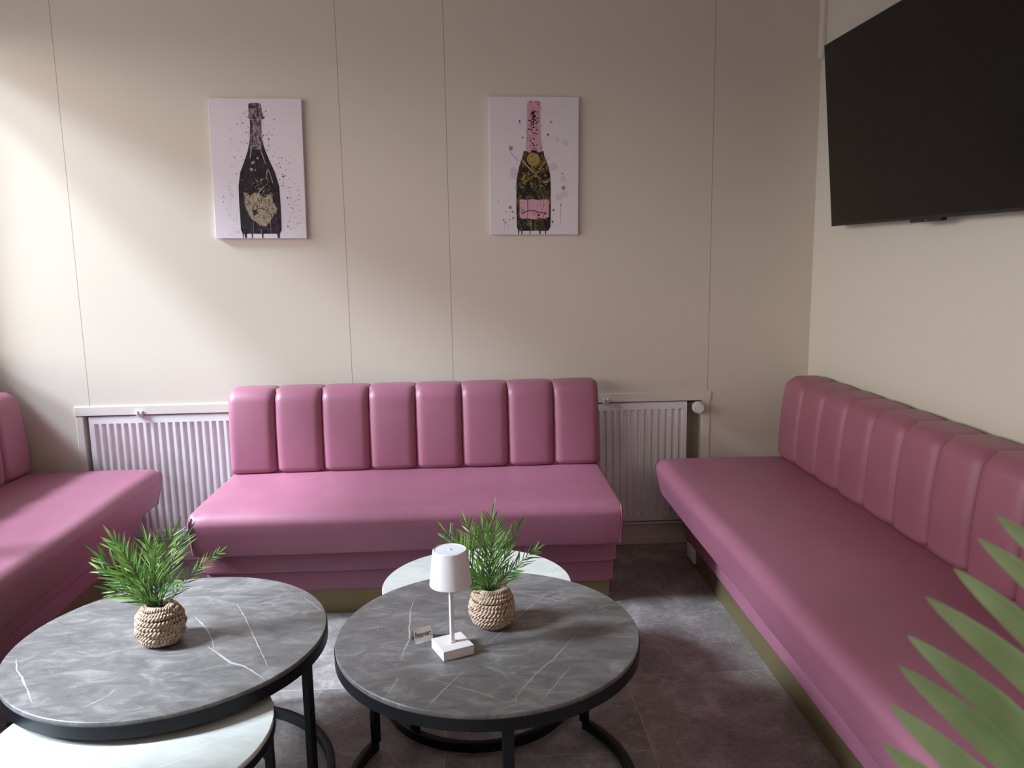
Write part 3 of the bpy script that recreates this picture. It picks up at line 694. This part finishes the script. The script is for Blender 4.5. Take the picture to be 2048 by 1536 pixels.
def art_dark(bm):
    rnd = random.Random(11)
    rows = [(.150, .440, .560), (.287, .427, .555), (.365, .400, .588), (.44, .357, .630), (.52, .305, .682), (.62, .279, .722), (.75, .276, .728), (.935, .280, .728), (.965, .296, .705)]
    shape(bm, sym(rows), 1, 0)
    shape(bm, sym([(.033, .445, .545), (.040, .430, .560), (.09, .428, .570), (.122, .424, .582), (.135, .418, .590), (.148, .432, .572)]), 3, 1, .003, rnd)
    shape(bm, sym([(.150, .441, .559), (.287, .432, .550), (.33, .425, .56), (.36, .42, .545)]), 2, 1, .006, rnd)
    strip(bm, [(.575, .140), (.598, .132)], .006, 3, 0)
    strip(bm, [(.445, .33), (.425, .40), (.418, .42)], .006, 4, 6); strip(bm, [(.53, .30), (.545, .38), (.585, .46)], .005, 4, 6)
    shape(bm, [(.333, .66), (.37, .672), (.40, .69), (.46, .665), (.50, .67), (.53, .695), (.57, .70), (.60, .68), (.635, .665), (.65, .74), (.685, .78), (.68, .82), (.65, .82), (.60, .885), (.55, .912), (.50, .905), (.40, .855), (.35, .79), (.335, .73)], 4, 2, .005, rnd)
    shape(bm, [(.41, .79), (.46, .785), (.47, .815), (.43, .835)], 5, 0, .008, rnd); strip(bm, [(.46, .785), (.52, .782), (.60, .80)], .003, 5, 0)
    strip(bm, [(.455, .73), (.50, .66), (.56, .62)], .003, 6, 8); strip(bm, [(.44, .79), (.455, .73)], .005, 6, 2)
    strip(bm, [(.60, .50), (.585, .57)], .005, 5, 2); strip(bm, [(.61, .50), (.64, .56), (.655, .60)], .004, 5, 2)
    for (u, v, r) in ((.43, .50, .008), (.47, .505, .004), (.44, .455, .006), (.46, .45, .006), (.53, .575, .005), (.50, .42, .005), (.655, .75, .004)): blob(bm, u, v, r, 5, 2, rnd)
    for _ in range(90): blob(bm, rnd.uniform(.36, .65), rnd.uniform(.68, .88), rnd.uniform(.0006, .0026), 6, 0, rnd)
    for _ in range(70): blob(bm, rnd.gauss(.52, .07), rnd.uniform(.56, .70), rnd.uniform(.0005, .0022), 6, rnd.choice((2, 8)), rnd)
    for _ in range(40): blob(bm, rnd.uniform(.5, .68), rnd.uniform(.84, .95), rnd.uniform(.0005, .0015), 6, 6, rnd)
    for u, a in ((.33, .012), (.400, .006), (.515, .008), (.690, .014), (.30, .004)): drip(bm, u, .955, .996, a, 2, 0)
    drip(bm, .42, .87, .96, .0018, 6, 6); drip(bm, .61, .86, .96, .0022, 6, 6); drip(bm, .505, .93, .97, .0022, 6, 6)
    for _ in range(230):
        s_ = rnd.choice((-1, 1, 1)); v = rnd.uniform(.08, .98); edge = .06+max(0, min(.23, (v-.3)*.6)); u = .5+s_*(edge+abs(rnd.gauss(0, .085)))
        if .03 < u < .97: blob(bm, u, v, rnd.choice((.0008, .0012, .0017, .0024)), 1, rnd.choice((7, 7, 6)), rnd)
    for (u, v, r) in ((.63, .285, .0035), (.73, .455, .003), (.84, .455, .0022), (.775, .55, .003), (.81, .70, .003), (.22, .285, .002), (.18, .645, .002), (.80, .91, .003), (.90, .755, .002), (.38, .36, .002)): blob(bm, u, v, r, 2, 7, rnd)
    for (u, v0, v1) in ((.345, .14, .19), (.22, .285, .34), (.635, .29, .375), (.19, .66, .73), (.775, .55, .63), (.24, .83, .90), (.745, .83, .95), (.83, .82, .92)): drip(bm, u, v0, v1, .0009, 2, 6)
    for (u, v, r) in ((.22, .48, .006), (.24, .95, .008), (.29, .94, .005)): blob(bm, u, v, r, 1, 9, rnd)
def art_pink(bm):
    rnd = random.Random(23)
    shape(bm, sym([(.388, .382, .606), (.42, .372, .612), (.508, .328, .667), (.56, .312, .680), (.616, .300, .687), (.80, .298, .688), (.94, .303, .686), (.960, .312, .672), (.972, .328, .655)]), 1, 5)
    shape(bm, sym([(.030, .432, .562), (.038, .424, .574), (.14, .420, .572), (.22, .418, .572), (.30, .414, .580), (.36, .408, .588), (.388, .420, .590), (.405, .455, .545)]), 2, 3, .004, rnd)
    blob(bm, .492, .447, .029, 5, 4, rnd); blob(bm, .492, .447, .020, 6, 4, rnd)
    shape(bm, [(.47, .385), (.53, .385), (.54, .405), (.455, .405)], 4, 0, .004, rnd)
    strip(bm, [(.36, .445), (.45, .52), (.52, .56), (.60, .62)], .006, 4, 4); strip(bm, [(.62, .465), (.56, .53), (.46, .585), (.38, .62)], .006, 4, 4); strip(bm, [(.365, .46), (.52, .55)], .002, 5, 8)
    strip(bm, [(.56, .60), (.62, .615), (.685, .595)], .012, 4, 4); strip(bm, [(.40, .56), (.36, .60)], .008, 4, 4); strip(bm, [(.60, .48), (.68, .43)], .003, 5, 4)
    for _ in range(60): blob(bm, rnd.gauss(.5, .09), rnd.uniform(.50, .66), rnd.uniform(.0008, .004), 4, 4, rnd)
    for _ in range(60): blob(bm, rnd.uniform(.33, .66), rnd.uniform(.64, .97), rnd.uniform(.0005, .0016), 6, rnd.choice((6, 8)), rnd)
    shape(bm, [(.335, .745), (.36, .738), (.40, .742), (.42, .75), (.44, .742), (.50, .738), (.56, .746), (.62, .740), (.668, .742), (.668, .87), (.62, .882), (.56, .875), (.52, .888), (.44, .880), (.38, .884), (.335, .875)], 4, 3, .003, rnd)
    drip(bm, .425, .75, .885, .003, 5, 0); drip(bm, .605, .742, .80, .002, 5, 0); drip(bm, .465, .87, .955, .0022, 6, 3)
    strip(bm, [(.36, .845), (.42, .825), (.49, .822), (.56, .835), (.65, .845)], .0045, 6, 0); blob(bm, .37, .825, .010, 6, 6, rnd); blob(bm, .55, .855, .006, 6, 0, rnd); strip(bm, [(.63, .83), (.60, .87)], .004, 6, 0)
    for _ in range(110): blob(bm, rnd.gauss(.495, .028), rnd.choice((rnd.uniform(.10, .2), rnd.uniform(.2, .40))), rnd.uniform(.0007, .004), 5, 0, rnd)
    drip(bm, .492, .11, .22, .0045, 5, 0); blob(bm, .492, .115, .007, 5, 0, rnd); blob(bm, .553, .055, .005, 5, 6, rnd)
    for u, a in ((.323, .006), (.36, .007), (.452, .005), (.565, .008), (.63, .006)): drip(bm, u, .965, .998, a, 2, 0)
    for _ in range(150):
        u = rnd.gauss(.5, .21); v = rnd.uniform(.08, .97)
        if .05 < u < .95 and not (.42 < u < .58 and v < .4) and not (.30 < u < .69 and v > .39): blob(bm, u, v, rnd.choice((.0008, .0012, .0019)), 1, rnd.choice((7, 6, 3)), rnd)
    for (u, v, r) in ((.34, .175, .0045), (.373, .29, .0035), (.655, .27, .005), (.82, .55, .003), (.255, .83, .004), (.22, .89, .003), (.175, .91, .003), (.155, .89, .003), (.265, .875, .004), (.72, .82, .004), (.71, .905, .005), (.80, .78, .003), (.38, .15, .002), (.10, .755, .002), (.18, .83, .003)): blob(bm, u, v, r, 3, 7, rnd)
    for (u, v, r) in ((.24, .37, .0095), (.83, .655, .0085), (.69, .18, .006), (.23, .80, .008)): blob(bm, u, v, r, 2, 6, rnd)
    strip(bm, [(.235, .395), (.32, .46)], .002, 3, 7)
    for (u, v0, v1) in ((.165, .90, .98), (.80, .79, .925), (.34, .18, .21)): drip(bm, u, v0, v1, .0009, 2, 7)
    for (u, v, r) in ((.27, .53, .016), (.28, .56, .02), (.72, .50, .018), (.83, .59, .012), (.30, .66, .010), (.78, .72, .016), (.85, .70, .012), (.85, .33, .012), (.76, .30, .008)): blob(bm, u, v, r, 0.1+.05*(int(u*997) % 9), 9, rnd)
canvas('canvas print of a black champagne bottle with faded gold shield label, left of the two', -.9181, 1.7958, R(-.9), art_dark)
canvas('canvas print of a champagne bottle with pink neck and pink label, right of the two', .3012, 1.7945, R(-.62), art_pink)

# ------------------------------------------------------------------ palm in the foreground
pp = empty('potted_palm', (.36, -3.50, 0), 'tall green palm in the near right corner, its blurred leaflets crossing the right sofa', 'potted plant')
bm = bmesh.new(); lathe(bm, [(0, 0), (.105, 0), (.11, .01), (.145, .28), (.148, .30), (.138, .30), (.134, .27), (0, .27)], 56)
link('planter', bm, M_potgrey, pp, smooth=True, auto=35)
bm = bmesh.new(); lathe(bm, [(0, .272), (.132, .270)], 40); link('soil', bm, M_soil, pp)
def palm_leaf(bm, base, tip, w, nrm, mi=0):
    d = tip-base; L_ = d.length; d.normalize(); side = d.cross(nrm).normalized(); up = side.cross(d).normalized()
    prof = [(0, .22), (.1, .55), (.25, .85), (.45, 1.), (.62, .98), (.76, .80), (.86, .58), (.94, .32), (.98, .14)]
    rows = []
    for t, k in prof:
        c = base+d*(L_*t)+up*(L_*.10*math.sin(PI*t)); h = w*k/2
        rows.append([bm.verts.new(c+side*h-up*h*.45), bm.verts.new(c+side*h*.5-up*h*.12), bm.verts.new(c), bm.verts.new(c-side*h*.5-up*h*.12), bm.verts.new(c-side*h-up*h*.45)])
    tv_ = bm.verts.new(tip)
    for A, B in zip(rows, rows[1:]):
        for j in range(4): bm.faces.new((A[j], B[j], B[j+1], A[j+1])).material_index = mi
    for j in range(4): bm.faces.new((rows[-1][j], tv_, rows[-1][j+1])).material_index = mi
def cw_(x, y, dep):
    return CAM + (cf_ + (x-1024)/F*cr_ - (y-768)/F*cu_)*dep - Vector((.36, -3.50, 0))
ND = (-cf_ + .25*cu_).normalized()
bm = bmesh.new()
TIPS = [(1990,1028),(1954,1075),(1905,1134),(1849,1192),(1814,1270),(1795,1330),(1776,1407),(1763,1485),(1752,1570),(1748,1655)]
spine = [Vector((0.0, 0.0, .26)), Vector((-.01, .03, .55)), cw_(1960, 2350, .60), cw_(2060, 1990, .58), cw_(2150, 1760, .57), cw_(2250, 1540, .56), cw_(2330, 1370, .56), cw_(2400, 1210, .57), cw_(2450, 1050, .58)]
fine = []
for i in range(len(spine)-1):
    p0_, p1_, p2_, p3_ = spine[max(0, i-1)], spine[i], spine[i+1], spine[min(len(spine)-1, i+2)]
    for j in range(8):
        t = j/8; fine.append(.5*((2*p1_)+(p2_-p0_)*t+(2*p0_-5*p1_+4*p2_-p3_)*t*t+(3*p1_-p0_-3*p2_+p3_)*t**3))
fine.append(spine[-1])
tube(bm, fine, lambda t: .006*(1-.65*t), 10, 1)
for k, (tx, ty) in enumerate(TIPS):
    off = 330+k*6; s0 = cw_(tx, ty, .53+.006*(k % 3)); tgt = cw_(tx+off, ty+off*1.06, .56)
    b0 = min(fine, key=lambda q: (q-tgt).length)
    palm_leaf(bm, b0, s0, .0250, ND+cr_*(.5 if k % 2 else .42))
for k in range(9):                                                # the leaflets on the far side of the rib, outside the picture
    b0 = fine[40+k*2 if 40+k*2 < len(fine) else -1]; palm_leaf(bm, b0, b0+cr_*.17+cu_*(.02+.012*k), .022, ND)
palm_leaf(bm, fine[-1], fine[-1]+cu_*.14+cr_*.03, .024, ND)
link('palm_frond', bm, [M_palm, M_palmd], pp, smooth=True)
rnd = random.Random(5)
for k, az in enumerate((-150, -110, -75, -40, -8)):
    bm = bmesh.new(); a = R(az); dr = Vector((math.cos(a), math.sin(a), 0)); top = Vector((0, 0, 1))
    P = [Vector((0, 0, .26))+dr*(.02+.42*t*t)+top*(.95*t-.30*t**3) for t in [i/24 for i in range(25)]]
    tube(bm, P, lambda t: .006*(1-.7*t), 8, 1)
    sd = dr.cross(top)
    for i in range(9, 25):
        ll = .17*math.sin(PI*(i-6)/20)+.04; tg = (P[min(24, i+1)]-P[i-1]).normalized()
        for s_ in (-1, 1): palm_leaf(bm, P[i], P[i]+(tg*.75+sd*s_*.8-top*.1).normalized()*ll, .02, top+dr*.2)
    link('palm_frond', bm, [M_palm, M_palmd], pp, smooth=True)

# ------------------------------------------------------------------ housing for the added fill lamp, unseen behind the viewer
cl = empty('added_fill_lamp', (-.3, -4.6, ZC), 'round white lamp added on the ceiling behind the viewer for warm fill', 'lamp')
bm = bmesh.new(); lathe(bm, [(0, 0), (.27, 0), (.27, -.06), (.26, -.065), (.26, -.01), (0, -.01)], 48); link('fill_lamp_housing', bm, M_plastic, cl, smooth=True, auto=40)
